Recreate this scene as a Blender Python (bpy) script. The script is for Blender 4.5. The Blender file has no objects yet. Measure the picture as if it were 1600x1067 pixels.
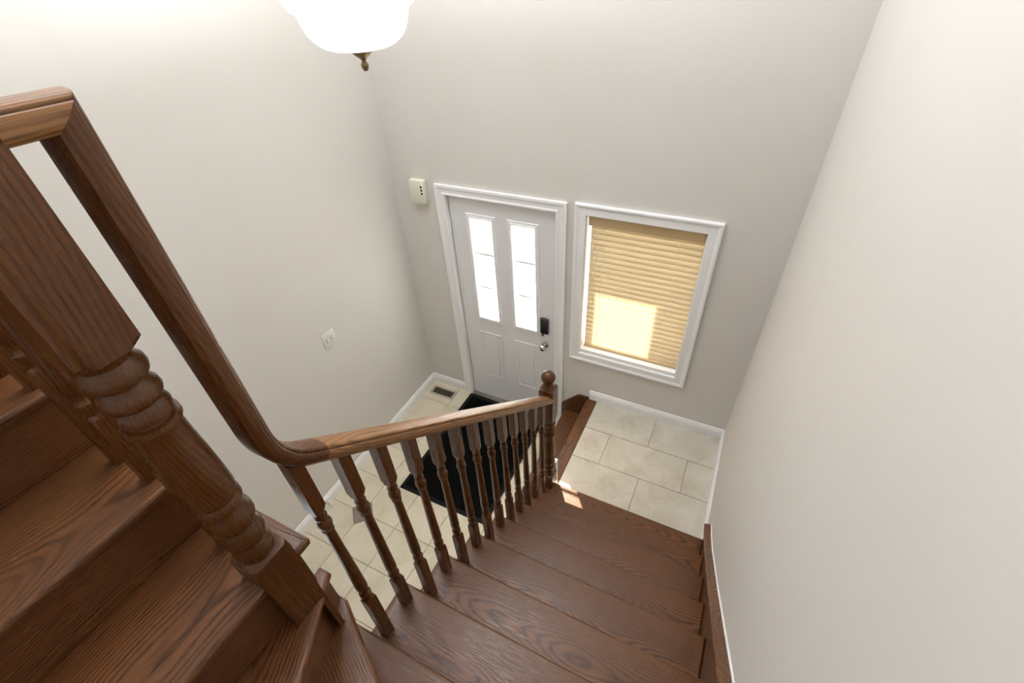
import bpy, bmesh, math, random
from mathutils import Vector, Matrix
random.seed(4)
S = bpy.context.scene
COL = S.collection

# ------------------------------------------------------------------ camera
cam_d = bpy.data.cameras.new('camera'); cam = bpy.data.objects.new('camera', cam_d); COL.objects.link(cam)
RT = Vector((0.8957732709, 0.4416539923, -0.0503189649)); UP = Vector((-0.2464617759, 0.5876811488, 0.7706409412))
FW = Vector((-0.3699281554, 0.6779178551, -0.6352798923)); CP = Vector((2.43635, -2.73244, 3.37333))
M = Matrix.Identity(4)
for i in range(3):
    M[i][0] = RT[i]; M[i][1] = UP[i]; M[i][2] = -FW[i]; M[i][3] = CP[i]
cam.matrix_world = M
cam_d.sensor_width = 36; cam_d.lens = 730.02 / 1600 * 36; cam_d.clip_start = 0.02
S.camera = cam

# ------------------------------------------------------------------ light
S.view_settings.view_transform = 'Standard'; S.view_settings.look = 'None'
S.view_settings.gamma = 1; S.view_settings.use_curve_mapping = False
S.view_settings.exposure = 0.0
W = bpy.data.worlds.new('sky'); S.world = W; W.use_nodes = True
bg = W.node_tree.nodes['Background']; bg.inputs[0].default_value = (0.88, 0.95, 1.0, 1); bg.inputs[1].default_value = 3.2

def lamp(name, kind, loc, energy, color=(1, 1, 1), size=1.0, size_y=None, direction=None, angle=None, radius=None):
    d = bpy.data.lights.new(name, kind); d.energy = energy; d.color = color
    if kind == 'AREA':
        d.size = size
        if size_y: d.shape = 'RECTANGLE'; d.size_y = size_y
    if angle is not None: d.angle = angle
    if radius is not None: d.shadow_soft_size = radius
    o = bpy.data.objects.new(name, d); COL.objects.link(o); o.location = loc
    if direction is not None:
        o.rotation_euler = Vector(direction).to_track_quat('-Z', 'Y').to_euler()
    return o
EL = math.radians(28)
lamp('sun', 'SUN', (0, 3, 6), 75.0, (1.0, 0.93, 0.82), direction=(.588 * math.cos(EL), -.809 * math.cos(EL), -math.sin(EL)), angle=math.radians(0.6))
lamp('overhead_fill', 'AREA', (1.1, -1.15, 5.35), 74, (0.955, 0.965, 1.0), size=2.0, size_y=1.8, direction=(0.0, 0.0, -1))  # added soft fill over the foyer to brighten the walls, no visible fitting
lamp('pendant_bulb', 'POINT', (1.089, -1.235, 3.36), 62, (0.90, 0.95, 1.0), radius=0.12)

# ------------------------------------------------------------------ helpers
def V(*a): return Vector(a)

def obj(name, bm, mat, parent=None, loc=(0, 0, 0), grain=None, smooth=True, angle=32):
    """bm is in world coordinates; the origin goes to loc."""
    loc = Vector(loc)
    bmesh.ops.recalc_face_normals(bm, faces=bm.faces[:])
    for v in bm.verts: v.co -= loc
    for f in bm.faces: f.smooth = smooth
    if smooth:
        lim = math.radians(angle)
        for e in bm.edges:
            if len(e.link_faces) == 2 and e.calc_face_angle(0) > lim: e.smooth = False
    me = bpy.data.meshes.new(name); bm.to_mesh(me)
    if grain is not None and not callable(grain):
        d = Vector(grain).normalized()
        if abs(d.z) > .8: a, b = V(1, 0, 0), V(0, 1, 0)
        else:
            a = V(-d.y, d.x, 0).normalized(); b = d.cross(a)
        at = me.attributes.new('grain', 'FLOAT_VECTOR', 'POINT')
        for i, v in enumerate(me.vertices): at.data[i].vector = (v.co.dot(d), v.co.dot(a), v.co.dot(b))
    elif callable(grain):
        at = me.attributes.new('grain', 'FLOAT_VECTOR', 'POINT')
        for i, v in enumerate(me.vertices): at.data[i].vector = grain(v.co + loc)
    bm.free()
    me.materials.append(mat)
    o = bpy.data.objects.new(name, me); COL.objects.link(o)
    place(o, loc, parent)
    return o

def wloc(o):
    p = Vector(o.location)
    while o.parent: o = o.parent; p += o.location
    return p

def place(o, loc, parent):
    loc = Vector(loc)
    if parent is not None:
        o.parent = parent; o.location = loc - wloc(parent)
    else: o.location = loc

def tag(o, label=None, cat=None, group=None, kind=None):
    if label: o['label'] = label
    if cat: o['category'] = cat
    if group: o['group'] = group
    if kind: o['kind'] = kind
    return o

def thing(name, label, cat, loc, group=None):
    o = bpy.data.objects.new(name, None); COL.objects.link(o); o.location = loc; o.empty_display_size = .05
    return tag(o, label, cat, group)

def struct(name, loc=(0, 0, 0), empty=True):
    o = bpy.data.objects.new(name, None); COL.objects.link(o); o.location = loc
    o['kind'] = 'structure'
    return o

def box(bm, x0, x1, y0, y1, z0, z1, bevel=0, seg=2):
    r = bmesh.ops.create_cube(bm, size=1)
    vs = r['verts']
    for v in vs:
        v.co = V(x0 if v.co.x < 0 else x1, y0 if v.co.y < 0 else y1, z0 if v.co.z < 0 else z1)
    if bevel:
        es = list({e for v in vs for e in v.link_edges})
        bmesh.ops.bevel(bm, geom=es, offset=bevel, segments=seg, affect='EDGES', profile=.5)
    return bm

def mk(*a, **k): return box(bmesh.new(), *a, **k)

def prism(poly, z0, z1, bevel=0, seg=3, bm=None, axis='z', which='both', skip=None):
    """poly of 2-D points extruded along axis; bevels the rims"""
    bm = bm or bmesh.new()
    def P(p, t):
        if axis == 'z': return V(p[0], p[1], t)
        if axis == 'x': return V(t, p[0], p[1])
        return V(p[0], t, p[1])
    n = len(poly)
    a = [bm.verts.new(P(p, z0)) for p in poly]; b = [bm.verts.new(P(p, z1)) for p in poly]
    fb = bm.faces.new(a[::-1]); ft = bm.faces.new(b)
    for i in range(n): bm.faces.new((a[i], a[(i + 1) % n], b[(i + 1) % n], b[i]))
    if bevel:
        es = list(fb.edges) + list(ft.edges) if which == 'both' else list(ft.edges)
        if skip: es = [e for e in es if not skip((e.verts[0].co + e.verts[1].co) / 2)]
        bmesh.ops.bevel(bm, geom=es, offset=bevel, segments=seg, affect='EDGES', profile=.5)
    return bm

def clip(poly, p, n):
    """keep the side where (q-p).n >= 0"""
    out = []
    for i in range(len(poly)):
        a, b = poly[i], poly[(i + 1) % len(poly)]
        da = (a[0] - p[0]) * n[0] + (a[1] - p[1]) * n[1]; db = (b[0] - p[0]) * n[0] + (b[1] - p[1]) * n[1]
        if da >= 0: out.append(a)
        if (da > 0 > db) or (da < 0 < db):
            t = da / (da - db); out.append((a[0] + t * (b[0] - a[0]), a[1] + t * (b[1] - a[1])))
    res = []
    for q in out:
        if not res or (abs(q[0] - res[-1][0]) + abs(q[1] - res[-1][1])) > 1e-5: res.append(q)
    return res

def loft(secs, cx, cy, z0=0, n=48, bm=None):
    """secs: (z, half-square or None, circle radius or None); a post of mixed square and turned sections"""
    bm = bm or bmesh.new(); rings = []
    for z, h, R in secs:
        ring = []
        for k in range(n):
            a = 2 * math.pi * k / n; c, s = math.cos(a), math.sin(a)
            r = 9.
            if h is not None: r = min(r, h / max(abs(c), abs(s)))
            if R is not None: r = min(r, R)
            ring.append(bm.verts.new((cx + r * c, cy + r * s, z0 + z)))
        rings.append(ring)
    for A, B in zip(rings, rings[1:]):
        for k in range(n): bm.faces.new((A[k], A[(k + 1) % n], B[(k + 1) % n], B[k]))
    bm.faces.new(rings[0][::-1]); bm.faces.new(rings[-1])
    return bm

def lathe(prof, c, n=32, bm=None, axis='z', shell=False):
    bm = bm or bmesh.new(); rings = []
    for r, t in prof:
        ring = []
        for k in range(n):
            a = 2 * math.pi * k / n; u, w = max(r, 1e-4) * math.cos(a), max(r, 1e-4) * math.sin(a)
            p = (u, w, t) if axis == 'z' else ((u, t, w) if axis == 'y' else (t, u, w))
            ring.append(bm.verts.new(V(*c) + V(*p)))
        rings.append(ring)
    for A, B in list(zip(rings, rings[1:])) + ([(rings[-1], rings[0])] if shell else []):
        for k in range(n): bm.faces.new((A[k], A[(k + 1) % n], B[(k + 1) % n], B[k]))
    if not shell: bm.faces.new(rings[0][::-1]); bm.faces.new(rings[-1])
    return bm

def sphere(c, r, u=24, v=16, sc=(1, 1, 1), bm=None):
    bm = bm or bmesh.new()
    res = bmesh.ops.create_uvsphere(bm, u_segments=u, v_segments=v, radius=r)
    for q in res['verts']: q.co = V(q.co.x * sc[0], q.co.y * sc[1], q.co.z * sc[2]) + V(*c)
    return bm

def tube(pts, r, n=8, bm=None):
    bm = bm or bmesh.new(); rings = []
    pts = [Vector(p) for p in pts]
    for i, p in enumerate(pts):
        t = (pts[min(i + 1, len(pts) - 1)] - pts[max(i - 1, 0)]).normalized()
        a = t.cross(V(0, 0, 1)) if abs(t.z) < .9 else t.cross(V(1, 0, 0))
        a.normalize(); b = t.cross(a)
        rings.append([bm.verts.new(p + a * r * math.cos(2 * math.pi * k / n) + b * r * math.sin(2 * math.pi * k / n)) for k in range(n)])
    for A, B in zip(rings, rings[1:]):
        for k in range(n): bm.faces.new((A[k], A[(k + 1) % n], B[(k + 1) % n], B[k]))
    bm.faces.new(rings[0][::-1]); bm.faces.new(rings[-1])
    return bm

def frame_loop(bm, x0, x1, z0, z1, prof, y, closed=True):
    """mitred moulding round a rectangle in a y plane; prof = (outward, depth towards the room)"""
    cor = [(x0, z0, -1, -1), (x0, z1, -1, 1), (x1, z1, 1, 1), (x1, z0, 1, -1)]
    rings = []
    for i, (cx, cz, sx, sz) in enumerate(cor):
        if not closed and sz < 0: sz = 0
        rings.append([bm.verts.new((cx + sx * u, y - d, cz + sz * u)) for u, d in prof])
    n = len(prof)
    pairs = [(0, 1), (1, 2), (2, 3)] + ([(3, 0)] if closed else [])
    for a, b in pairs:
        for k in range(n): bm.faces.new((rings[a][k], rings[a][(k + 1) % n], rings[b][(k + 1) % n], rings[b][k]))
    if not closed:
        bm.faces.new(rings[0]); bm.faces.new(rings[3])
    return bm

def rod_profile(bm, p0, p1, out, prof):
    """straight moulding from p0 to p1; out = unit vector into the room; prof = (out, up)"""
    p0, p1, out = Vector(p0), Vector(p1), Vector(out)
    R = [[bm.verts.new(p + out * u + V(0, 0, w)) for u, w in prof] for p in (p0, p1)]
    n = len(prof)
    for k in range(n): bm.faces.new((R[0][k], R[0][(k + 1) % n], R[1][(k + 1) % n], R[1][k]))
    bm.faces.new(R[0]); bm.faces.new(R[1])
    return bm

# ------------------------------------------------------------------ materials
class NT:
    def __init__(s, name):
        s.m = bpy.data.materials.new(name); s.m.use_nodes = True; s.t = s.m.node_tree; s.t.nodes.clear()
        s.out = s.t.nodes.new('ShaderNodeOutputMaterial')
    def n(s, typ, **k):
        nd = s.t.nodes.new('ShaderNode' + typ)
        for a, v in k.items():
            if a.startswith('_'): setattr(nd, a[1:], v)
            else:
                i = int(a[1:]) if a[0] == 'i' and a[1:].isdigit() else a.replace('_', ' ')
                if hasattr(v, 'is_output') or isinstance(v, bpy.types.NodeSocket): s.t.links.new(v, nd.inputs[i])
                else: nd.inputs[i].default_value = v
        return nd
    def math(s, op, a, b=None, c=None):
        nd = s.t.nodes.new('ShaderNodeMath'); nd.operation = op
        for i, v in enumerate((a, b, c)):
            if v is None: continue
            if isinstance(v, bpy.types.NodeSocket): s.t.links.new(v, nd.inputs[i])
            else: nd.inputs[i].default_value = v
        return nd.outputs[0]
    def mix(s, f, a, b, mode='MIX'):
        nd = s.t.nodes.new('ShaderNodeMix'); nd.data_type = 'RGBA'; nd.blend_type = mode
        for i, v in ((0, f), (6, a), (7, b)):
            if isinstance(v, bpy.types.NodeSocket): s.t.links.new(v, nd.inputs[i])
            else: nd.inputs[i].default_value = v
        return nd.outputs[2]
    def ramp(s, f, stops):
        nd = s.t.nodes.new('ShaderNodeValToRGB'); e = nd.color_ramp.elements
        while len(e) < len(stops): e.new(.5)
        for el, (p, c) in zip(e, stops): el.position = p; el.color = c if len(c) == 4 else (*c, 1)
        s.t.links.new(f, nd.inputs[0]); return nd.outputs[0]
    def bsdf(s, **k):
        nd = s.n('BsdfPrincipled', **k); s.t.links.new(nd.outputs[0], s.out.inputs[0]); return nd

def plain(name, col, rough=.5, metal=0., spec=.5, bump=None, coat=0.):
    t = NT(name); b = t.bsdf(Base_Color=(*col, 1), Roughness=rough, Metallic=metal, Specular_IOR_Level=spec, Coat_Weight=coat)
    if bump:
        sc, st = bump
        tc = t.n('TexCoord'); no = t.n('TexNoise', Vector=tc.outputs['Object'], Scale=sc, Detail=4.)
        bu = t.n('Bump', Height=no.outputs[0], Strength=st, Distance=.002); t.t.links.new(bu.outputs[0], b.inputs['Normal'])
    return t.m

def oak(name, dark, mid, light, rough=.3, sheen=.5, con=1.):
    t = NT(name)
    at = t.n('Attribute', _attribute_name='grain'); oi = t.n('ObjectInfo')
    sep = t.n('SeparateXYZ', Vector=at.outputs['Vector'])
    g, a, b = sep.outputs
    rnd = t.math('MULTIPLY', oi.outputs['Random'], 41.0)
    g2 = t.math('ADD', g, rnd)
    # slow wander of the pith along the board
    v1 = t.n('CombineXYZ', X=t.math('MULTIPLY', g2, 1.6), Y=rnd, Z=3.1)
    n1 = t.n('TexNoise', Vector=v1.outputs[0], Scale=1., Detail=1.)
    v2 = t.n('CombineXYZ', X=t.math('MULTIPLY', g2, 3.0), Y=t.math('MULTIPLY', a, 16.), Z=t.math('MULTIPLY', b, 16.))
    n2 = t.n('TexNoise', Vector=v2.outputs[0], Scale=1., Detail=4., Roughness=.6)
    w = t.math('MULTIPLY', t.math('SUBTRACT', n1.outputs[0], .5), .16)
    off = t.math('MULTIPLY', t.math('SUBTRACT', oi.outputs['Random'], .5), .16)
    aa = t.math('ADD', a, off)
    bb = t.math('ADD', t.math('ADD', b, .07), w)
    r = t.math('SQRT', t.math('ADD', t.math('MULTIPLY', aa, aa), t.math('MULTIPLY', bb, bb)))
    r = t.math('ADD', r, t.math('MULTIPLY', n2.outputs[0], .014))
    ring = t.math('MULTIPLY_ADD', t.math('SINE', t.math('MULTIPLY', r, 2 * math.pi / .0064)), .5, .5)
    # pores: fine streaks along the grain, gathered in the early wood
    v3 = t.n('CombineXYZ', X=t.math('MULTIPLY', g2, 14.), Y=t.math('MULTIPLY', a, 420.), Z=t.math('MULTIPLY', b, 420.))
    n3 = t.n('TexNoise', Vector=v3.outputs[0], Scale=1., Detail=2., Roughness=.6)
    pore = t.ramp(n3.outputs[0], [(.36, (1, 1, 1)), (.60, (0, 0, 0))])
    v4 = t.n('CombineXYZ', X=t.math('MULTIPLY', g2, 2.2), Y=t.math('MULTIPLY', a, 9.), Z=rnd)
    n4 = t.n('TexNoise', Vector=v4.outputs[0], Scale=1., Detail=2.)
    base = t.mix(t.math('MULTIPLY', ring, .55), (*light, 1), (*mid, 1))
    vis = t.ramp(n4.outputs[0], [(.36, (.35, .35, .35)), (.58, (1, 1, 1))])
    pm = t.math('MULTIPLY', t.math('MULTIPLY', t.math('POWER', ring, 2.2), vis), t.math('MULTIPLY_ADD', pore, .75 * con, .22 * con))
    pm = t.math('MAXIMUM', pm, t.math('MULTIPLY', pore, .32 * con))
    col = t.mix(pm, base, (*dark, 1))
    tone = t.ramp(n4.outputs[0], [(.3, (.72, .72, .74)), (.7, (1.2, 1.15, 1.08))])
    col = t.mix(1., col, tone, 'MULTIPLY')
    bs = t.bsdf(Base_Color=col, Roughness=t.math('MULTIPLY_ADD', pore, .12, rough), Specular_IOR_Level=sheen, Coat_Weight=.04, Coat_Roughness=.15)
    bu = t.n('Bump', Height=t.math('MULTIPLY', pore, -1.), Strength=.22, Distance=.0012)
    t.t.links.new(bu.outputs[0], bs.inputs['Normal'])
    return t.m

OAK = oak('stained_oak', (.014, .0035, .0007), (.080, .0248, .0043), (.126, .0445, .0086), .25, .42, .65)
OAK_T = oak('stained_oak_tread', (.013, .004, .0012), (.108, .0375, .0113), (.182, .074, .0255), .27, .48, 1.15)
OAK_R = oak('stained_oak_rail', (.035, .012, .003), (.18, .075, .022), (.31, .150, .053), .34, .5, .9)

GROOVE_SHADE = plain('groove_shade', (.018, .006, .002), .5)  # dark tone standing in for shade inside the rail grooves

def wall_mat():
    t = NT('painted_drywall'); tc = t.n('TexCoord')
    n = t.n('TexNoise', Vector=tc.outputs['Object'], Scale=140., Detail=3.)
    n2 = t.n('TexNoise', Vector=tc.outputs['Object'], Scale=1.3, Detail=2.)
    c = t.ramp(n2.outputs[0], [(.3, (.695, .668, .622)), (.7, (.72, .694, .652))])
    b = t.bsdf(Base_Color=c, Roughness=.62, Specular_IOR_Level=.3)
    bu = t.n('Bump', Height=n.outputs[0], Strength=.06, Distance=.001); t.t.links.new(bu.outputs[0], b.inputs['Normal'])
    return t.m
WALL = wall_mat()
CEIL = plain('ceiling_paint', (.86, .85, .83), .8)
TRIM = plain('white_trim_paint', (.90, .90, .90), .3)
DOOR = plain('white_door_paint', (.80, .795, .80), .38, bump=(60, .05))

def tile_mat(name, c0, c1, c2, rough):
    t = NT(name); tc = t.n('TexCoord'); oi = t.n('ObjectInfo')
    v = t.n('VectorMath', _operation='ADD', i0=tc.outputs['Object'], i1=t.n('CombineXYZ', X=t.math('MULTIPLY', oi.outputs['Random'], 50.), Y=0., Z=0.).outputs[0])
    n = t.n('TexNoise', Vector=v.outputs[0], Scale=4.5, Detail=5., Roughness=.6, Distortion=.6)
    n2 = t.n('TexNoise', Vector=v.outputs[0], Scale=45., Detail=3.)
    c = t.ramp(n.outputs[0], [(.32, c0), (.5, c1), (.7, c2)])
    c = t.mix(.12, c, n2.outputs['Color'], 'OVERLAY')
    b = t.bsdf(Base_Color=c, Roughness=rough, Specular_IOR_Level=.5)
    bu = t.n('Bump', Height=n2.outputs[0], Strength=.08, Distance=.001); t.t.links.new(bu.outputs[0], b.inputs['Normal'])
    return t.m
TILE_F = tile_mat('foyer_ceramic', (.56, .50, .37), (.64, .575, .44), (.68, .62, .49), .32)
TILE_L = tile_mat('landing_porcelain', (.50, .45, .36), (.585, .545, .455), (.65, .615, .53), .35)
TILE_D = tile_mat('insert_ceramic', (.21, .155, .125), (.25, .19, .155), (.29, .22, .18), .35)
GROUT = plain('grout', (.27, .23, .18), .9)
GROUT_L = plain('landing_grout', (.14, .12, .09), .9)
MAT_B = plain('mat_rubber', (.008, .008, .008), .8, spec=.2, bump=(500, .6))
MAT_C = plain('mat_carpet', (.003, .003, .003), 1., spec=.05, bump=(900, 1.))
BLACK = plain('black_plastic', (.012, .012, .013), .3)
HOLE = plain('dark_void', (.006, .006, .006), .9)
NICKEL = plain('satin_nickel', (.62, .58, .53), .22, 1.)
STEEL = plain('threshold_aluminium', (.42, .40, .37), .35, 1.)
BRONZE = plain('antique_bronze', (.22, .15, .075), .42, .8, bump=(120, .5))
VENTM = plain('vent_enamel', (.16, .12, .08), .45, .3)
CREAM = plain('cream_plastic', (.78, .77, .64), .4)
PLATE = plain('white_plastic', (.76, .75, .70), .35)
CORD = plain('white_cord', (.80, .74, .60), .8)
CONC = plain('porch_concrete', (.62, .61, .59), .85, bump=(30, .4))
SOFF = plain('porch_soffit', (.75, .74, .72), .7)

def blind_mat():
    t = NT('basswood_slat'); tc = t.n('TexCoord'); oi = t.n('ObjectInfo')
    mp = t.n('Mapping', Vector=tc.outputs['Object'], Scale=(2., 60., 60.)); n = t.n('TexNoise', Vector=mp.outputs[0], Scale=2., Detail=3.)
    c = t.ramp(n.outputs[0], [(.3, (.68, .55, .36)), (.7, (.78, .65, .45))])
    p = t.n('BsdfPrincipled', Base_Color=c, Roughness=.4)
    tr = t.n('BsdfTranslucent', Color=(.92, .84, .68, 1))
    mx = t.n('MixShader', i0=.30, i1=p.outputs[0], i2=tr.outputs[0]); t.t.links.new(mx.outputs[0], t.out.inputs[0]); return t.m
SLAT = blind_mat()
VAL = plain('basswood_valance', (.68, .50, .28), .4)

def glass_mat(name, haze):
    t = NT(name)
    tr = t.n('BsdfTransparent', Color=(.97, .99, 1, 1)); gl = t.n('BsdfGlossy', Color=(1, 1, 1, 1), Roughness=.05)
    tl = t.n('BsdfTranslucent', Color=(.95, .97, 1, 1))
    a = t.n('MixShader', i0=haze, i1=tr.outputs[0], i2=tl.outputs[0])
    b = t.n('MixShader', i0=.07, i1=a.outputs[0], i2=gl.outputs[0]); t.t.links.new(b.outputs[0], t.out.inputs[0]); return t.m
GLASS = glass_mat('window_glass', .0)
FROST = glass_mat('door_glass', .14)

def globe_mat():
    t = NT('glowing_opal_glass')
    p = t.n('BsdfPrincipled', Base_Color=(.95, .95, .93, 1), Roughness=.25)
    e = t.n('Emission', Color=(.95, 1.0, 1.0, 1), Strength=1.1)
    a = t.n('AddShader', i0=p.outputs[0], i1=e.outputs[0]); t.t.links.new(a.outputs[0], t.out.inputs[0]); return t.m
GLOBE = globe_mat()

# ------------------------------------------------------------------ dimensions
L = .4103; RISE = .1791; RUN = .2112; N0 = -1.0025; XR = 2.7397; XS = 1.677; XE = 2.722
CEILZ = 5.4; WT = .17
DX0, DX1, DH = .4751, 1.3369, 2.0525
WX0, WX1, WZ0, WZ1 = 1.552, 2.301, .932, 2.067
BH = .10
def zN(k): return L + (k + 1) * RISE
def yN(k): return N0 - k * RUN

# ------------------------------------------------------------------ room shell
def wall_grid(xs, zs, holes, y0, y1):
    bm = bmesh.new()
    for i in range(len(xs) - 1):
        for j in range(len(zs) - 1):
            if (i, j) in holes: continue
            box(bm, xs[i], xs[i + 1], y0, y1, zs[j], zs[j + 1])
    bmesh.ops.remove_doubles(bm, verts=bm.verts[:], dist=1e-5)
    # drop the inner double faces
    from collections import defaultdict
    seen = defaultdict(list)
    for f in bm.faces: seen[tuple(sorted(v.index for v in f.verts))].append(f)
    return bm
bmw = wall_grid([-.15, DX0 - .02, DX1 + .02, WX0, WX1, XR + .15], [-.2, -.0, WZ0, DH + .015, WZ1, CEILZ], {(1, 1), (1, 2), (3, 2), (3, 3)}, 0, WT)
tag(obj('wall_front', bmw, WALL, smooth=False), kind='structure')
tag(obj('wall_left', mk(-.15, 0, -2.5, 0, -.2, CEILZ), WALL, smooth=False), kind='structure')
tag(obj('wall_right', mk(XR, XR + .15, -3.75, 0, -.2, CEILZ), WALL, smooth=False), kind='structure')
tag(obj('wall_back', mk(-2.0, XR, -3.75, -3.6, -.2, CEILZ), WALL, smooth=False), kind='structure')
tag(obj('wall_hall_side', mk(-2.0, -.15, -2.5, -2.35, -.2, CEILZ), WALL, smooth=False), kind='structure')
tag(obj('wall_hall_end', mk(-2.15, -2.0, -3.75, -2.35, -.2, CEILZ), WALL, smooth=False), kind='structure')
tag(obj('ceiling', mk(-2.15, XR + .15, -3.75, WT, CEILZ, CEILZ + .1), CEIL, smooth=False), kind='structure')
# drywall under the open side of the flight and under the upper flight
pts = [(-1.03, 0), (-1.03, L + .10)]
for k in range(0, 8): pts += [(yN(k) - .03, zN(k) - .12 if k else L + .10)]
pts = [(-1.035, 0.0), (-1.035, .40), (-2.46, 1.50), (-2.46, 0.0)]
tag(obj('wall_under_stair', prism(pts, 1.655, 1.68, axis='x'), WALL, smooth=False), kind='structure')
pts = [(0.0, 0.0), (1.68, 0.0), (1.68, 1.75), (1.45, 2.05), (.35, 2.95), (0, 2.95)]
tag(obj('wall_under_upper_flight', prism(pts, -2.53, -2.505, axis='y'), WALL, smooth=False), kind='structure')

# ---- foyer floor: tiles with one clipped-corner insert
fl = obj('floor', mk(-.02, 1.68, -2.505, 0, -.2, -.004), GROUT, smooth=False); tag(fl, kind='structure')
G = .3175; gx0, gy0 = .32, -1.53; gap = .0035; DI = .105
cache = {}
for i in range(-2, 5):
    for j in range(-4, 5):
        x0, x1 = gx0 + i * G, gx0 + (i + 1) * G; y0, y1 = gy0 + j * G, gy0 + (j + 1) * G
        x0c, x1c, y0c, y1c = max(x0 + gap / 2, 0.0), min(x1 - gap / 2, 1.655), max(y0 + gap / 2, -2.503), min(y1 - gap / 2, 0.0)
        if x1c - x0c < .03 or y1c - y0c < .03: continue
        poly = [(x0c, y0c), (x1c, y0c), (x1c, y1c), (x0c, y1c)]
        if i in (-1, 0) and j in (-1, 0):
            sx = 1 if i == 0 else -1; sy = 1 if j == 0 else -1
            s = math.sqrt(.5); poly = clip(poly, (gx0 + sx * (DI + gap), gy0), (sx * s, sy * s))
        obj('tile', prism(poly, -.004, .001 + random.uniform(-.0004, .0004), .0015, 1, which='top'), TILE_F, fl, ((x0c + x1c) / 2, (y0c + y1c) / 2, 0), smooth=False)
d = DI
tag(obj('insert_tile', prism([(gx0 + d, gy0), (gx0, gy0 + d), (gx0 - d, gy0), (gx0, gy0 - d)], -.004, .001, .0015, 1, which='top'), TILE_D, fl, (gx0, gy0, 0), smooth=False),
    'small brown diamond tile')

# ---- landing floor
ld = obj('floor_landing', mk(1.68, XR, -1.03, 0, -.2, L - .004), GROUT_L, smooth=False); tag(ld, kind='structure')
rows = [(0, -.3128, [2.2403, 2.84], 1.64), (-.3128, -.6146, [1.9469, 2.5398], 1.5), (-.6146, -.9164, [2.2505], 1.65), (-.9164, -1.03, [1.9469, 2.5398], 1.5)]
for ya, yb, ks, _ in rows:
    ed = [1.737] + [k for k in ks if k < XR] + [XR]
    for a, b in zip(ed, ed[1:]):
        g2 = .0015
        obj('tile', mk(a + g2, b - (g2 if b < XR else 0), yb + g2, ya - g2, L - .004, L + .0012, .0012, 1), TILE_L, ld, ((a + b) / 2, (ya + yb) / 2, L), smooth=False)

# ------------------------------------------------------------------ baseboards and trims
BP = [(0, 0), (.014, 0), (.014, .066), (.011, .070), (.011, .076), (.013, .079), (.009, .086), (.006, .098), (.003, .100), (0, .100)]
def base(name, p0, p1, out, z=0):
    bm = rod_profile(bmesh.new(), (p0[0], p0[1], z), (p1[0], p1[1], z), (*out, 0), BP)
    return tag(obj(name, bm, TRIM, loc=(p0[0], p0[1], z)), kind='structure')
base('baseboard_left', (0, -2.5), (0, 0), (1, 0))
base('baseboard_front', (.014, 0), (.40, 0), (0, -1))
base('baseboard_landing_front', (1.668, 0), (XR, 0), (0, -1), L)
base('baseboard_landing_right', (XR, -.992), (XR, -.014), (-1, 0), L)
CP_ = [(0, 0), (0, .017), (.004, .019), (.012, .019), (.020, .014), (.030, .016), (.046, .017), (.054, .022), (.066, .024), (.0753, .022), (.0753, 0)]
tr = obj('trim_1', frame_loop(bmesh.new(), DX0 - .008, DX1 + .008, 0, DH + .004, CP_, 0, closed=False), TRIM, loc=(.9, 0, 0), angle=20); tag(tr, kind='structure')
CW = [(0, 0), (0, .016), (.004, .018), (.030, .016), (.048, .016), (.054, .021), (.062, .024), (.070, .024), (.0753, .021), (.0753, 0)]
tr = obj('trim_2', frame_loop(bmesh.new(), WX0 - .0, WX1 + .0, WZ0 - .026, WZ1 + .0, CW, 0), TRIM, loc=(1.92, 0, 1.5), angle=20); tag(tr, kind='structure')
# small painted post at the foot of the newel
tag(obj('trim_3', mk(1.706, 1.752, -.980, -.945, .30, .775, .004), TRIM, loc=(1.73, -.96, .3)), kind='structure')

# ------------------------------------------------------------------ door
dr = struct('door_1', (DX0, .02, 0))
bm = wall_grid([DX0 + .004, .640, .838, .985, 1.183, DX1 - .004], [.012, .985, 1.905, DH - .007], {(1, 1), (3, 1)}, .018, .062)
bmesh.ops.remove_doubles(bm, verts=bm.verts[:], dist=1e-5)
obj('door_slab', bm, DOOR, dr, (DX0, .04, .012), smooth=False)
bm = bmesh.new()
box(bm, DX0 - .02, DX0 - .003, .0, WT, 0, DH + .004); box(bm, DX1 + .003, DX1 + .02, .0, WT, 0, DH + .004); box(bm, DX0 - .02, DX1 + .02, .0, WT, DH + .004, DH + .015)
obj('door_jamb', bm, TRIM, dr, (DX0, .1, 0), smooth=False)
LP = [(0, 0), (0, .010), (.006, .014), (.014, .012), (.020, .006), (.026, .010), (.032, .008), (.036, 0)]
for gx_0, gx_1 in ((.648, .830), (.993, 1.175)):
    lf = obj('lite_frame', frame_loop(bmesh.new(), gx_0, gx_1, .992, 1.897, LP, .018), TRIM, dr, (gx_0, .018, .99), angle=20)
    pn = obj('glass_pane', mk(gx_0 - .008, gx_1 + .008, .036, .042, .985, 1.905), FROST, lf, ((gx_0 + gx_1) / 2, .039, 1.4), smooth=False)
    for mz in (1.292, 1.598):
        obj('glazing_bar', mk(gx_0 - .008, gx_1 + .008, .030, .0355, mz - .009, mz + .009, .002), DOOR, lf, ((gx_0 + gx_1) / 2, .033, mz))
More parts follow.
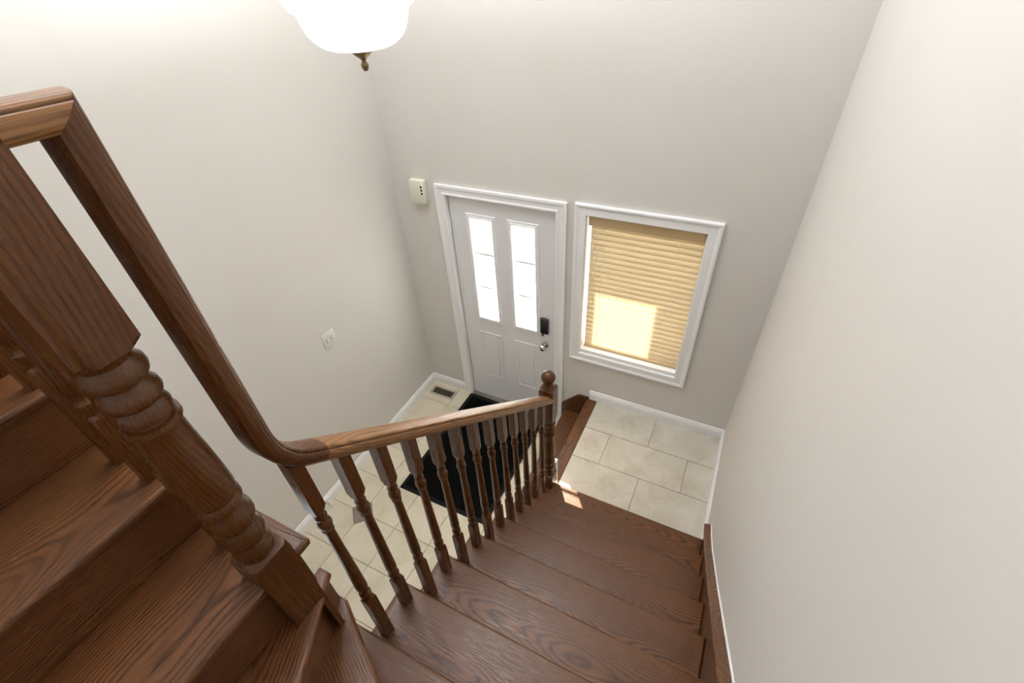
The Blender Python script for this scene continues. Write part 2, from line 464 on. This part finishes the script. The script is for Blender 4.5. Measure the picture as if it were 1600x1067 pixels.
# embossed lower panels: raised field inside a sunken groove
for px0, px1 in ((.612, .838), (.962, 1.188)):
    bm = bmesh.new()
    frame_loop(bm, px0 + .03, px1 - .03, .31, .80, [(0, 0), (0, .003), (.008, .005), (.020, .005), (.028, .0)], .018)
    box(bm, px0 + .045, px1 - .045, .0145, .0181, .325, .785, .003)
    obj('embossed_panel', bm, DOOR, dr, (px0, .018, .29), angle=20)
bm = bmesh.new()
box(bm, DX0 - .002, DX0 + .0035, .040, .064, .02, DH - .004); box(bm, DX1 - .0035, DX1 + .002, .040, .064, .02, DH - .004); box(bm, DX0 - .002, DX1 + .002, .040, .064, DH - .0065, DH + .003)
obj('weatherstrip', bm, HOLE, dr, (.9, .05, 1), smooth=False)
for hz in (.25, 1.02, 1.81):
    obj('hinge', tube([(DX0 - .002, .006, hz - .05), (DX0 - .002, .006, hz + .05)], .006, 10), TRIM, dr, (DX0, .01, hz))
bm = mk(1.214, 1.284, -.008, .018, .992, 1.140, .008, 3); box(bm, 1.222, 1.276, -.014, -.006, 1.02, 1.128, .004)
lk = obj('deadbolt', bm, BLACK, dr, (1.25, 0, 1.06)); tag(lk, 'black electronic deadbolt cover')
obj('thumb_turn', mk(1.238, 1.250, -.030, -.006, .985, 1.012, .003), BLACK, lk, (1.244, -.02, 1.0))
kn = obj('door_knob', lathe([(.0, .018), (.033, .017), (.033, .010), (.028, .005), (.012, .002), (.011, -.022), (.022, -.028), (.0275, -.038), (.0275, -.048), (.022, -.057), (.010, -.061), (0, -.062)], (1.252, 0, .872), axis='y'), NICKEL, dr, (1.252, 0, .872))
tag(kn, 'round satin nickel knob')
bm = mk(DX0 - .003, DX1 + .003, -.028, .12, 0, .012, .003)
box(bm, DX0 - .003, DX1 + .003, -.006, .016, .010, .018, .002)
tag(obj('threshold', bm, STEEL, dr, (.9, .02, 0)), 'grey metal sill strip')

# ------------------------------------------------------------------ window
wn = struct('window_1', (WX0, .1, WZ0))
bm = bmesh.new()
box(bm, WX0 - .0, WX0 + .006, .0, WT, WZ0 - .026, WZ1); box(bm, WX1 - .006, WX1, 0, WT, WZ0 - .026, WZ1); box(bm, WX0, WX1, 0, WT, WZ1 - .006, WZ1); box(bm, WX0, WX1, -.001, WT, WZ0 - .026, WZ0 + .006)
obj('window_jamb', bm, TRIM, wn, (1.92, .08, 1.5), smooth=False)
FPr = [(0, 0), (0, .05), (.045, .05), (.045, 0)]
sh = obj('window_frame', frame_loop(bmesh.new(), WX0 + .020, WX1 - .020, WZ0 + .036, WZ1 - .026, [(0, 0), (0, .025), (.019, .025), (.019, 0)], .140), TRIM, wn, (1.92, .14, 1.5), angle=20)
obj('glass_pane', mk(WX0 + .015, WX1 - .015, .122, .127, WZ0 + .03, WZ1 - .02), GLASS, sh, (1.92, .125, 1.5), smooth=False)

# ---- blind
bl = thing('window_blind', 'closed tan wood slat blind hanging in the white framed window', 'blind', (1.925, .045, WZ0))
bx0, bx1 = WX0 + .020, WX1 - .008
obj('valance', mk(WX0 + .010, WX1 - .008, .020, .030, 1.985, WZ1 - .008, .004), VAL, bl, (1.925, .01, 2.02))
obj('head_rail', mk(bx0, bx1, .036, .092, 2.015, WZ1 - .010, .003), VAL, bl, (1.925, .045, 2.03))
BYL = .070; NS = 25; zt, zb = 1.975, .985
sm = None
for i in range(NS):
    z = zt + (zb - zt) * i / (NS - 1)
    if sm is None:
        bm = bmesh.new(); w = .052; th = math.radians(76)
        prof = []
        for k in range(7):
            u = -w / 2 + w * k / 6; cr = .0042 * (1 - (2 * u / w) ** 2); prof.append((u, cr + .0013))
        for k in range(6, -1, -1):
            u = -w / 2 + w * k / 6; cr = .0042 * (1 - (2 * u / w) ** 2); prof.append((u, cr - .0013))
        # u runs up the slat, tilted so its upper edge leans to the glass
        R = []
        for xx in (bx0, bx1):
            R.append([bm.verts.new((xx, BYL + u * math.cos(th) - c * math.sin(th), z + u * math.sin(th) + c * math.cos(th))) for u, c in prof])
        n = len(prof)
        for k in range(n): bm.faces.new((R[0][k], R[0][(k + 1) % n], R[1][(k + 1) % n], R[1][k]))
        bm.faces.new(R[0]); bm.faces.new(R[1])
        s0 = obj('slat', bm, SLAT, bl, (1.925, BYL, z)); sm = s0
    else:
        c = sm.copy(); COL.objects.link(c); c.parent = bl; c.location = Vector((1.925, BYL, z)) - wloc(bl)
obj('bottom_rail', mk(bx0, bx1, .045, .092, .9385, .960, .004), VAL, bl, (1.925, .045, .95))
for cx in (1.672, 2.148):
    bm = tube([(cx, .042, 1.99), (cx - .003, .040, 1.7), (cx, .041, .95)], .0013, 6)
    for i in range(NS):
        z = zt + (zb - zt) * i / (NS - 1); tube([(cx - .006, .0425, z + .004), (cx + .006, .0425, z - .004)], .0011, 5, bm)
    obj('ladder_cord', bm, CORD, bl, (cx, .018, 1.5))
obj('tilt_wand', tube([(1.602, .006, 1.98), (1.606, .003, 1.6), (1.604, .003, 1.33)], .0028, 8), CORD, bl, (1.60, .004, 1.6))
obj('lift_cord', tube([(1.632, .006, 1.98), (1.630, .002, 1.6), (1.633, .002, 1.40)], .0015, 6), CORD, bl, (1.63, .004, 1.6))

# ------------------------------------------------------------------ outside: porch slab and roof (shade the upper part of the window)
tag(obj('porch_floor', mk(-6, 8, WT, 14, -.35, -.2), CONC, smooth=False), kind='structure')
tag(obj('porch_roof', mk(-4, 6, WT, 1.69, 2.50, 2.66), SOFF, smooth=False), kind='structure')

tag(obj('sun_block_post', mk(1.03, 1.18, 1.50, 1.65, -.2, 2.5), TRIM, smooth=False), kind='structure')  # added post, out of view, keeps sun off the blind's right strip

# ------------------------------------------------------------------ staircase
st = thing('staircase', 'dark stained oak staircase with winder treads turning between two flights', 'staircase', (1.7, -1.03, L))
TH = .027
def tread(poly, ztop, gdir, bevel=.0105, name='tread', par=st, skip=None):
    cx = sum(p[0] for p in poly) / len(poly); cy = sum(p[1] for p in poly) / len(poly)
    return obj(name, prism(poly, ztop - TH, ztop, bevel, 4, skip=skip), OAK_T, par, (cx, cy, ztop), grain=gdir, angle=40)
def riser(poly, z0, z1, gdir, par=st):
    cx = sum(p[0] for p in poly) / len(poly); cy = sum(p[1] for p in poly) / len(poly)
    return obj('riser', prism(poly, z0, z1), OAK_T, par, (cx, cy, (z0 + z1) / 2), grain=gdir)
for k in range(0, 7):
    y = yN(k); yb = yN(k + 1) - .028
    # main board with a mitred return nosing on the open end
    t = tread([(XS + .030, y), (XE, y), (XE, yb), (XS + .030, yb)], zN(k), (1, 0, 0), skip=lambda m: m.x < XS + .032)
    obj('return_nosing', prism([(XS + .003, y), (XS + .030, y), (XS + .030, yb), (XS, yb), (XS, y - .006)], zN(k) - TH, zN(k), .0105, 4, skip=lambda m: m.x > XS + .028), OAK_T, t, (XS + .015, (y + yb) / 2, zN(k)), grain=(0, 1, 0), angle=40)
    z0 = L if k == 0 else zN(k - 1)
    riser([(XS + .018, y - .026), (XE, y - .026), (XE, y - .044), (XS + .018, y - .044)], z0 - (.0 if k == 0 else TH), zN(k) - TH, (1, 0, 0))
R0 = [(XS, -2.478), (XE, -2.478), (XE, -3.598), (XS, -3.598)]
def nrm(p, q):   # normal on the rising side of a nosing line p->q (going away from the newel)
    dx, dy = q[0] - p[0], q[1] - p[1]; l = math.hypot(dx, dy); return (dy / l, -dx / l), (dx / l, dy / l)
P8, Q8 = (1.72, -2.475), (1.928, -2.593); P9, Q9 = (1.731, -2.478), (1.842, -2.685)
n8, d8 = nrm(P8, Q8); n9, d9 = nrm(P9, Q9)
def off(p, n, t): return (p[0] + n[0] * t, p[1] + n[1] * t)
Rw = [(XS, -2.481), (XE, -2.481), (XE, -3.598), (XS, -3.598)]
t7 = clip(Rw, off(P8, n8, .045), (-n8[0], -n8[1]))
tread(t7, zN(7), (1, 0, 0))
riser([(XS + .018, yN(7) - .026), (XE, yN(7) - .026), (XE, yN(7) - .044), (XS + .018, yN(7) - .044)], zN(6) - TH, zN(7) - TH, (1, 0, 0))
R8 = [(1.687, -2.475), (XE, -2.475), (XE, -3.598), (1.687, -3.598)]
t8 = clip(clip(R8, P8, n8), off(P9, n9, .045), (-n9[0], -n9[1]))
tread(t8, zN(8), (*d8, 0))
r8 = clip(clip(Rw, off(P8, n8, .026), n8), off(P8, n8, .044), (-n8[0], -n8[1])); riser(r8, zN(7) - TH, zN(8) - TH, (*d8, 0))
R9 = [(1.696, -2.478), (XE, -2.478), (XE, -3.598), (1.696, -3.598)]
t9 = clip(clip(R9, P9, n9), (1.741 - .045, 0), (1, 0))
tread(t9, zN(9), (*d9, 0))
r9 = clip(clip(Rw, off(P9, n9, .026), n9), off(P9, n9, .044), (-n9[0], -n9[1])); r9 = clip(r9, (1.70, 0), (1, 0)); riser(r9, zN(8) - TH, zN(9) - TH, (*d9, 0))
UX = [1.741, 1.507, 1.262, 1.025, .79, .555, .32]
for j, x in enumerate(UX):
    zt_ = zN(10 + j); xb = (UX[j + 1] if j + 1 < len(UX) else .085) - .028
    t = tread([(x, -2.51), (x, -3.598), (xb, -3.598), (xb, -2.51)], zt_, (0, 1, 0), skip=lambda m: m.y > -2.512)
    obj('return_nosing', prism([(x - .0, -2.51), (x - .0, -2.482), (x - .005, -2.478), (xb, -2.478), (xb, -2.51)], zt_ - TH, zt_, .0105, 4, skip=lambda m: m.y < -2.508), OAK_T, t, ((x + xb) / 2, -2.49, zt_), grain=(1, 0, 0), angle=40)
    riser([(x - .026, -2.505), (x - .026, -3.598), (x - .044, -3.598), (x - .044, -2.505)], zt_ - RISE - TH, zt_ - TH, (0, 1, 0))
# open-side stringer of the lower flight (sawtooth) and of the upper flight
pts = []
for k in range(0, 8): pts += [(yN(k) - .026, (L if k == 0 else zN(k - 1) - TH)), (yN(k) - .026, zN(k) - TH)]
pts += [(-2.52, zN(7) - TH), (-2.52, zN(5) - .05), (-1.05, .41)]
obj('stringer', prism(pts, XS + .004, XS + .017, axis='x'), OAK, st, (XS, -1.7, 1.1), grain=(0, .76, -.65))
# wall-side skirt board with a moulded cap that sweeps up at the winders
SK = [(-.985, .725), (-1.10, .800), (-1.28, .950), (-1.52, 1.178), (-1.65, 1.303), (-1.773, 1.425), (-1.957, 1.607), (-2.136, 1.785), (-2.32, 1.95), (-2.55, 2.12), (-2.80, 2.29), (-3.10, 2.44), (-3.598, 2.62)]
pts = [(y, z - .012) for y, z in SK] + [(-3.598, 1.85), (-2.48, 1.75), (-2.3, 1.45), (-1.05, .42), (-.985, L)]
obj('skirt_board', prism(pts, XE, XR, axis='x'), OAK, st, (XE, -1.8, 1.2), grain=(0, .76, -.65))
bm = bmesh.new(); rings = []
cp = [(0, -.016), (.030, -.016), (.040, -.008), (.041, .0), (.036, .006), (.020, .009), (0, .009)]
for i, (y, z) in enumerate(SK):
    a = SK[max(i - 1, 0)]; b = SK[min(i + 1, len(SK) - 1)]; ty, tz = b[0] - a[0], b[1] - a[1]; l = math.hypot(ty, tz); ny, nz = tz / l, -ty / l
    if nz < 0: ny, nz = -ny, -nz
    rings.append([bm.verts.new((XR - u, y + ny * w, z - .005 + nz * w)) for u, w in cp])
for A, B in zip(rings, rings[1:]):
    for k in range(len(cp)): bm.faces.new((A[k], A[(k + 1) % len(cp)], B[(k + 1) % len(cp)], B[k]))
bm.faces.new(rings[0]); bm.faces.new(rings[-1])
obj('skirt_cap', bm, OAK_T, st, (XR - .02, -1.8, 1.45), grain=(0, .76, -.65))
# painted caulk bead where the cap meets the wall
bm = tube([(XR - .0015, y + .004, z + .0075) for y, z in SK], .0042, 8)
tag(obj('trim_4', bm, TRIM, None, (XR, -1.8, 1.45)), kind='structure')

# ---- two steps from the foyer up to the landing
ls = thing('landing_step', 'dark oak step and edge strip between the foyer and the tiled landing', 'step', (1.45, -.5, 0))
obj('tread', mk(1.450, 1.690, -.975, -.019, .205 - TH, .205, .010, 4), OAK_T, ls, (1.57, -.5, .205), grain=(0, 1, 0))
obj('riser', mk(1.474, 1.490, -.975, -.019, .001, .205 - TH), OAK_T, ls, (1.48, -.5, .1), grain=(0, 1, 0))
obj('riser', mk(1.674, 1.690, -.975, -.019, .205, L - TH), OAK_T, ls, (1.68, -.5, .3), grain=(0, 1, 0))
obj('edge_strip', mk(1.648, 1.736, -.975, -.019, L - TH, L + .002, .008, 4), OAK_T, ls, (1.69, -.5, L), grain=(0, 1, 0))
bm = prism([(1.415, 0.0), (1.415, .262), (1.56, .415), (1.575, .425), (1.655, .425), (1.668, .412), (1.735, .412), (1.735, .3), (1.735, 0)], -.018, 0, axis='y')
obj('skirt_board', bm, OAK, ls, (1.55, -.01, .2), grain=(.75, 0, .65))

# ------------------------------------------------------------------ lower stair railing
SL = RISE / RUN
lr = thing('stair_railing', 'turned oak balustrade down the lower flight between two newel posts', 'railing', (1.727, -1.02, L))
CX = 1.726
# profile: (across, height over the bottom plane)
RP = [(-.022, 0), (-.029, .002), (-.0345, .009), (-.0365, .018), (-.0355, .026), (-.0345, .0290), (-.0330, .0304), (-.0326, .0245), (-.0286, .0243), (-.0279, .0342), (-.0255, .0372), (-.018, .0392), (0, .0405),
      (.018, .0392), (.0255, .0372), (.0279, .0342), (.0286, .0243), (.0326, .0245), (.0330, .0304), (.0345, .0290), (.0355, .026), (.0365, .018), (.0345, .009), (.029, .002), (.022, 0)]
def rail(name, path, par, grain, cap_normals=None, plane='yz', c=CX, mat=None):
    """path: (s, z, ns, nz) = bottom-plane point and section-up vector in the plane of the run"""
    bm = bmesh.new(); rings = []; n = len(RP)
    for s, z, ns, nz in path:
        if plane == 'yz': rings.append([bm.verts.new((c + u, s + ns * w, z + nz * w)) for u, w in RP])
        else: rings.append([bm.verts.new((s + ns * w, c + u, z + nz * w)) for u, w in RP])
    for A, B in zip(rings, rings[1:]):
        for k in range(n): bm.faces.new((A[k], A[(k + 1) % n], B[(k + 1) % n], B[k]))
    bm.faces.new(rings[0]); bm.faces.new(rings[-1])
    m = path[len(path) // 2]
    loc = (c, m[0], m[1]) if plane == 'yz' else (m[0], c, m[1])
    o = obj(name, bm, mat or OAK_R, par, loc, grain=grain, angle=24)
    # dark strip laid in the routed groove along each shoulder, painting in its shade
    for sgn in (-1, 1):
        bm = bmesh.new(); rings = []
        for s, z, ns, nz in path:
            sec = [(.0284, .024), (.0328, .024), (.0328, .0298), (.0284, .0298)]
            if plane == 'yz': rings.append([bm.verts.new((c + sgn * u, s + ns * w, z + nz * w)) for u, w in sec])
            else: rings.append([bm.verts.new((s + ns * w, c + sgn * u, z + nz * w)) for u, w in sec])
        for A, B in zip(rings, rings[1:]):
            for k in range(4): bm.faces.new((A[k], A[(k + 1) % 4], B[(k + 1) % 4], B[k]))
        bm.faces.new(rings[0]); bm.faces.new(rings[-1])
        obj('groove', bm, GROOVE_SHADE, o, loc, smooth=False)
    return o
CB = .525
def zb(y): return CB - SL * y
al = math.atan(SL); nu = (math.sin(al), math.cos(al))     # section-up on the slope
BYY = -2.476
Rr = .20; half = (math.pi / 2 - al) / 2; TL = Rr * math.tan(half)
# arc from the slope into the vertical
ds = (math.cos(al), -math.sin(al))         # down-slope direction (y, z)
corner = (BYY, zb(BYY))
pA = (corner[0] + ds[0] * TL, corner[1] + ds[1] * TL)
cen = (pA[0] + nu[0] * Rr, pA[1] + nu[1] * Rr)
yS = pA[0] + .03
path = [(-1.060, zb(-1.060), *nu), (yS, zb(yS), *nu)]
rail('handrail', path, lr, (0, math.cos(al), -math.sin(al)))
path = [(yS, zb(yS), *nu), (pA[0], pA[1], *nu)]
for i in range(1, 10):
    t = i / 9; ang = al + (math.pi / 2 - al) * t; u = (math.sin(ang), math.cos(ang))
    path.append((cen[0] - u[0] * Rr, cen[1] - u[1] * Rr, *u))
ZT = 3.247
path.append((BYY, 3.0, 1, 0)); path.append((BYY, ZT, 1, 1.0))
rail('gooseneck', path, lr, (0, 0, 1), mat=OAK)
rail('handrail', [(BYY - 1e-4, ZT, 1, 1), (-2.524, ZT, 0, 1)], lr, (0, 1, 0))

TURN = [  # newel: metres below the upper block, half square, circle
    (.0, .0415, .0585), (-.012, .0415, .046), (-.020, None, .035), (-.027, None, .033), (-.032, None, .036), (-.040, None, .0415), (-.050, None, .0425), (-.058, None, .040), (-.0625, None, .030), (-.067, None, .029),
    (-.074, None, .034), (-.082, None, .0395), (-.092, None, .0408), (-.100, None, .038), (-.1055, None, .0305), (-.111, None, .035), (-.120, None, .0385), (-.130, None, .0375), (-.136, None, .031), (-.140, None, .032),
    (-.1405, None, .0405), (-.150, None, .0412), (-.1515, None, .038), (-.165, None, .0355), (-.20, None, .0365), (-.25, None, .0395), (-.30, None, .041), (-.335, None, .0415), (-.348, None, .0395), (-.352, None, .0375),
    (-.358, None, .041), (-.370, None, .0412), (-.375, None, .034), (-.384, None, .0335), (-.396, None, .0385), (-.410, None, .0425), (-.424, None, .0425), (-.436, None, .038), (-.441, None, .0325),
    (-.450, None, .0365), (-.464, None, .0405), (-.480, None, .0405), (-.492, None, .036), (-.496, None, .0315), (-.506, None, .035), (-.518, None, .0385), (-.530, None, .038), (-.538, None, .033), (-.545, None, .0345), (-.549, .0415, .040), (-.551, .0415, .052), (-.562, .0415, .0588)]
def newel(cx, cy, zfoot, zup, ztop, par, label=None):
    secs = [(zfoot, .0415, .0588)] + [(zup + t, h, r) for t, h, r in reversed(TURN)] + [(ztop - .012, .0415, .0588), (ztop, .0415, .048), (ztop + .002, None, .040), (ztop + .010, None, .036), (ztop + .018, None, .030), (ztop + .024, None, .026), (ztop + .034, None, .024)]
    bm = loft(secs, cx, cy)
    o = obj('newel_post', bm, OAK, par, (cx, cy, (zfoot + ztop) / 2), grain=(0, 0, 1), angle=38)
    if label: o['label'] = label
    R = .0405
    bl_ = obj('ball_finial', lathe([(.022, -.050), (.024, -.040)] + [(R * math.sin(a), -R * math.cos(a)) for a in [math.pi * k / 20 for k in range(3, 20)]] + [(0, R)], (cx, cy, ztop + .074), 36), OAK, o, (cx, cy, ztop + .074), grain=(0, 0, 1))
    return o
newel(1.7165, -1.025, .30, 1.265, 1.512, lr, 'smaller looking newel at the foot with a round ball top')
nb = newel(1.7165, -2.5635, zN(9) - .02, 3.008, 3.335, lr, 'large newel at the turn of the stair')
obj('newel_foot', mk(1.728, 1.7578, -2.536, -2.522, zN(8) - .01, zN(9) - .005), OAK, nb, (1.745, -2.53, 2.1), grain=(0, 0, 1))

BT = [(0, .0165, .0234), (.006, .0165, .0185), (.012, None, .0125), (.020, None, .0125), (.027, None, .0155), (.036, None, .0178), (.043, None, .0172), (.047, None, .0135), (.055, None, .0125), (.064, None, .0135), (.068, None, .0155), (.074, None, .0158),
      (.077, None, .0172), (.10, None, .0170), (.20, None, .0155), (.30, None, .0138), (.37, None, .0128), (.392, None, .0125), (.394, None, .0150), (.402, None, .0153), (.405, None, .0130), (.410, None, .0150), (.420, None, .0180), (.430, None, .0180), (.440, None, .0150), (.445, None, .0122),
      (.450, None, .0145), (.458, None, .0158), (.463, None, .0135), (.470, None, .0122), (.478, None, .0135), (.484, .0165, .0185), (.496, .0165, .0234)]
def baluster_bm(cx, cy, z0, hb, ztop, skew=0.):
    secs = [(z0, .0165, .0234)] + [(z0 + hb + t, h, r) for t, h, r in BT] + [(ztop, .0165, .0234)]
    bm = loft(secs, cx, cy, n=32)
    if skew:     # cut the top to the rail's slope
        for v in bm.verts:
            if abs(v.co.z - ztop) < 1e-6: v.co.z += skew * (v.co.y - cy) if par_axis == 'y' else skew * (v.co.x - cx)
    return bm
par_axis = 'y'
protos = {}
BX = 1.727
for i in range(1, 14):
    cy = -2.427 + .1062 * (i - 1); k = 6 - (i - 1) // 2; odd = (i % 2 == 1)
    hb = .262 if odd else .172
    z0 = zN(k)
    if i == 13: hb = .262
    if odd in protos:
        o = protos[odd].copy(); COL.objects.link(o); place(o, (BX, cy, z0 + .3 - .0), lr)
    else:
        bm = baluster_bm(BX, cy, z0, hb, zb(cy) + .001, -SL)
        o = obj('baluster', bm, OAK, lr, (BX, cy, z0 + .3), grain=(0, 0, 1), angle=36); protos[odd] = o

# ------------------------------------------------------------------ upper stair railing
ur = thing('stair_railing', 'turned oak balustrade of the upper flight behind the large newel', 'railing', (1.5, -2.5635, zN(10)))
USL = RISE / .2445; UY = -2.5635
par_axis = 'x'
cU = 3.247 + USL * 1.675      # bottom plane of the upper rail: z = cU - USL*x
al2 = math.atan(USL)
nu2 = (math.sin(al2), math.cos(al2))
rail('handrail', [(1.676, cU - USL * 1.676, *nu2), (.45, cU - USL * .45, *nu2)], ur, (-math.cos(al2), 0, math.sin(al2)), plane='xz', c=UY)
protos = {}
for i, x in enumerate([1.575, 1.450, 1.340, 1.218, 1.10, .98, .86, .74]):
    j = 0
    while j + 1 < len(UX) and x < UX[j + 1] - .02: j += 1
    z0 = zN(10 + j); odd = i % 2
    zt_ = cU - USL * x
    hb = zt_ - z0 - .17 - .496
    bm = baluster_bm(x, UY, z0, hb, zt_ + .001, -USL)
    obj('baluster', bm, OAK, ur, (x, UY, z0 + .3), grain=(0, 0, 1), angle=36)

# ------------------------------------------------------------------ pendant lamp
px_, py_, pz_ = 1.0886, -1.235, 3.142
pl = thing('pendant_lamp', 'glowing white bell-shaped glass pendant with bronze finial over the foyer', 'lamp', (px_, py_, CEILZ))
prof = [(.020, .0), (.060, .001), (.095, .006), (.125, .016), (.150, .034), (.168, .056), (.179, .082), (.185, .104), (.187, .116), (.195, .121), (.209, .129), (.215, .141), (.219, .154), (.234, .165), (.251, .173), (.261, .185), (.262, .214)]
prof2 = prof + [(r - .005, z + (.004 if z < .06 else 0)) for r, z in reversed(prof[1:])] + [(.020, .005)]
obj('glass_bowl', lathe(prof2, (px_, py_, pz_), 64, shell=True), GLOBE, pl, (px_, py_, pz_))
obj('finial', lathe([(0.0000, -.064), (0.0075, -.0630), (0.0128, -.051), (0.0138, -.045), (0.0117, -.038), (0.0078, -.034), (0.0078, -.029), (0.0117, -.027), (0.0117, -.0255), (0.0150, -.022), (0.0255, -.015), (0.0345, -.006), (0.0398, .001), (0.0398, .003), (0.0000, .003)], (px_, py_, pz_), 32), BRONZE, pl, (px_, py_, pz_))
obj('rim_band', lathe([(.256, .212), (.266, .210), (.268, .226), (.256, .228)], (px_, py_, pz_), 64, shell=True), BRONZE, pl, (px_, py_, pz_))
for a in (0, 120, 240):
    a = math.radians(a + 20); obj('arm', tube([(px_ + .255 * math.cos(a), py_ + .255 * math.sin(a), pz_ + .22), (px_ + .14 * math.cos(a), py_ + .14 * math.sin(a), pz_ + .42), (px_, py_, pz_ + .56)], .006, 8), BRONZE, pl, (px_, py_, pz_ + .4))
obj('hanging_rod', tube([(px_, py_, pz_ + .55), (px_, py_, CEILZ - .02)], .007, 10), BRONZE, pl, (px_, py_, 4.4))
obj('canopy', lathe([(.012, -.05), (.05, -.03), (.065, -.008), (.065, 0)], (px_, py_, CEILZ), 32), BRONZE, pl, (px_, py_, CEILZ))

# ------------------------------------------------------------------ small things
mt = thing('door_mat', 'black ribbed entrance mat lying on the foyer tiles at the door', 'mat', (.86, -.62, .001))
mx0, mx1, my0, my1 = .452, 1.268, -1.215, -.030
obj('border', mk(mx0, mx1, my0, my1, .0012, .006, .002, 2), MAT_B, mt, (.86, -.62, .001))
bm = bmesh.new(); nr = 60
for i in range(nr):
    y = my0 + .035 + (my1 - my0 - .07) * i / nr; w = (my1 - my0 - .07) / nr
    box(bm, mx0 + .035, mx1 - .035, y, y + w * .72, .005, .0095)
tag(obj('ribbed_pile', bm, MAT_C, mt, (.86, -.62, .006), smooth=False), kind='stuff')

vt = thing('floor_vent', 'bronze floor register set in the tile by the left wall corner', 'vent', (.19, -.13, .001))
vx0, vx1, vy0, vy1 = .052, .325, -.186, -.076
bm = bmesh.new()
for a in ((vx0, vx1, vy0, vy0 + .018), (vx0, vx1, vy1 - .018, vy1), (vx0, vx0 + .028, vy0 + .018, vy1 - .018), (vx1 - .028, vx1, vy0 + .018, vy1 - .018)): box(bm, *a, .0012, .006)
obj('face_plate', bm, plain('vent_rim', (.42, .37, .28), .5), vt, (.19, -.13, .001), smooth=False)
obj('duct_opening', mk(vx0 + .02, vx1 - .02, vy0 + .012, vy1 - .012, .0011, .0022), HOLE, vt, (.19, -.13, .001), smooth=False)
for i in range(1, 11):
    x = vx0 + .028 + (vx1 - vx0 - .056) * i / 11
    obj('grille_bar', mk(x - .0022, x + .0022, vy0 + .018, vy1 - .018, .002, .005), VENTM, vt, (x, -.13, .003), smooth=False)
for i in range(1, 4):
    y = vy0 + .018 + (vy1 - vy0 - .036) * i / 4
    obj('grille_bar', mk(vx0 + .028, vx1 - .028, y - .002, y + .002, .002, .0045), VENTM, vt, (.19, y, .003), smooth=False)

sw = thing('light_switch', 'white double toggle switch plate on the left wall', 'switch', (0, -1.017, 1.31))
obj('wall_plate', mk(0, .006, -1.075, -.959, 1.251, 1.373, .0035), PLATE, sw, (0, -1.017, 1.31))
for yy in (-1.040, -.994):
    o = obj('toggle', mk(.005, .018, yy - .006, yy + .006, 1.304, 1.322, .002), PLATE, sw, (0, yy, 1.31))
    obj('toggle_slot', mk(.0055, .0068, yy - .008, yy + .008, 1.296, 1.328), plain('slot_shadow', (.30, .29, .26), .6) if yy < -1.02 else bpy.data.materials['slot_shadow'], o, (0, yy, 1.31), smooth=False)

ch = thing('door_chime', 'cream plastic door chime box high on the wall left of the door', 'chime', (.245, 0, 2.07))
obj('chime_cover', mk(.190, .315, -.048, 0, 1.972, 2.150, .006), CREAM, ch, (.25, 0, 2.07))
for zz in (2.055, 2.080, 2.105):
    obj('sound_hole', lathe([(0, -.0488), (.0085, -.0488), (.0085, -.046), (0, -.046)], (.296, 0, zz), 16, axis='y'), HOLE, ch, (.296, -.048, zz))

wi = tube([(.010, -.004, 2.03), (.014, -.005, 1.99), (.007, -.004, 1.95), (.009, -.004, 1.90), (.005, -.003, 1.85), (.010, -.003, 1.82)], .0022, 6)
tag(obj('alarm_wire', wi, TRIM, None, (.01, -.004, 1.93)), 'thin white loose wire in the wall corner left of the chime', 'wire')

ds_ = thing('door_stop', 'small white spring door stop on the left baseboard', 'door stop', (.014, -1.60, .05))
obj('spring', lathe([(.010, .0), (.010, .006), (.005, .008), (.0045, .050), (.005, .052)], (.014, -1.60, .05), 16, axis='x'), NICKEL, ds_, (.014, -1.60, .05))
obj('rubber_tip', lathe([(.006, .050), (.009, .054), (.009, .066), (.006, .070), (0, .071)], (.014, -1.60, .05), 16, axis='x'), PLATE, ds_, (.06, -1.60, .05))
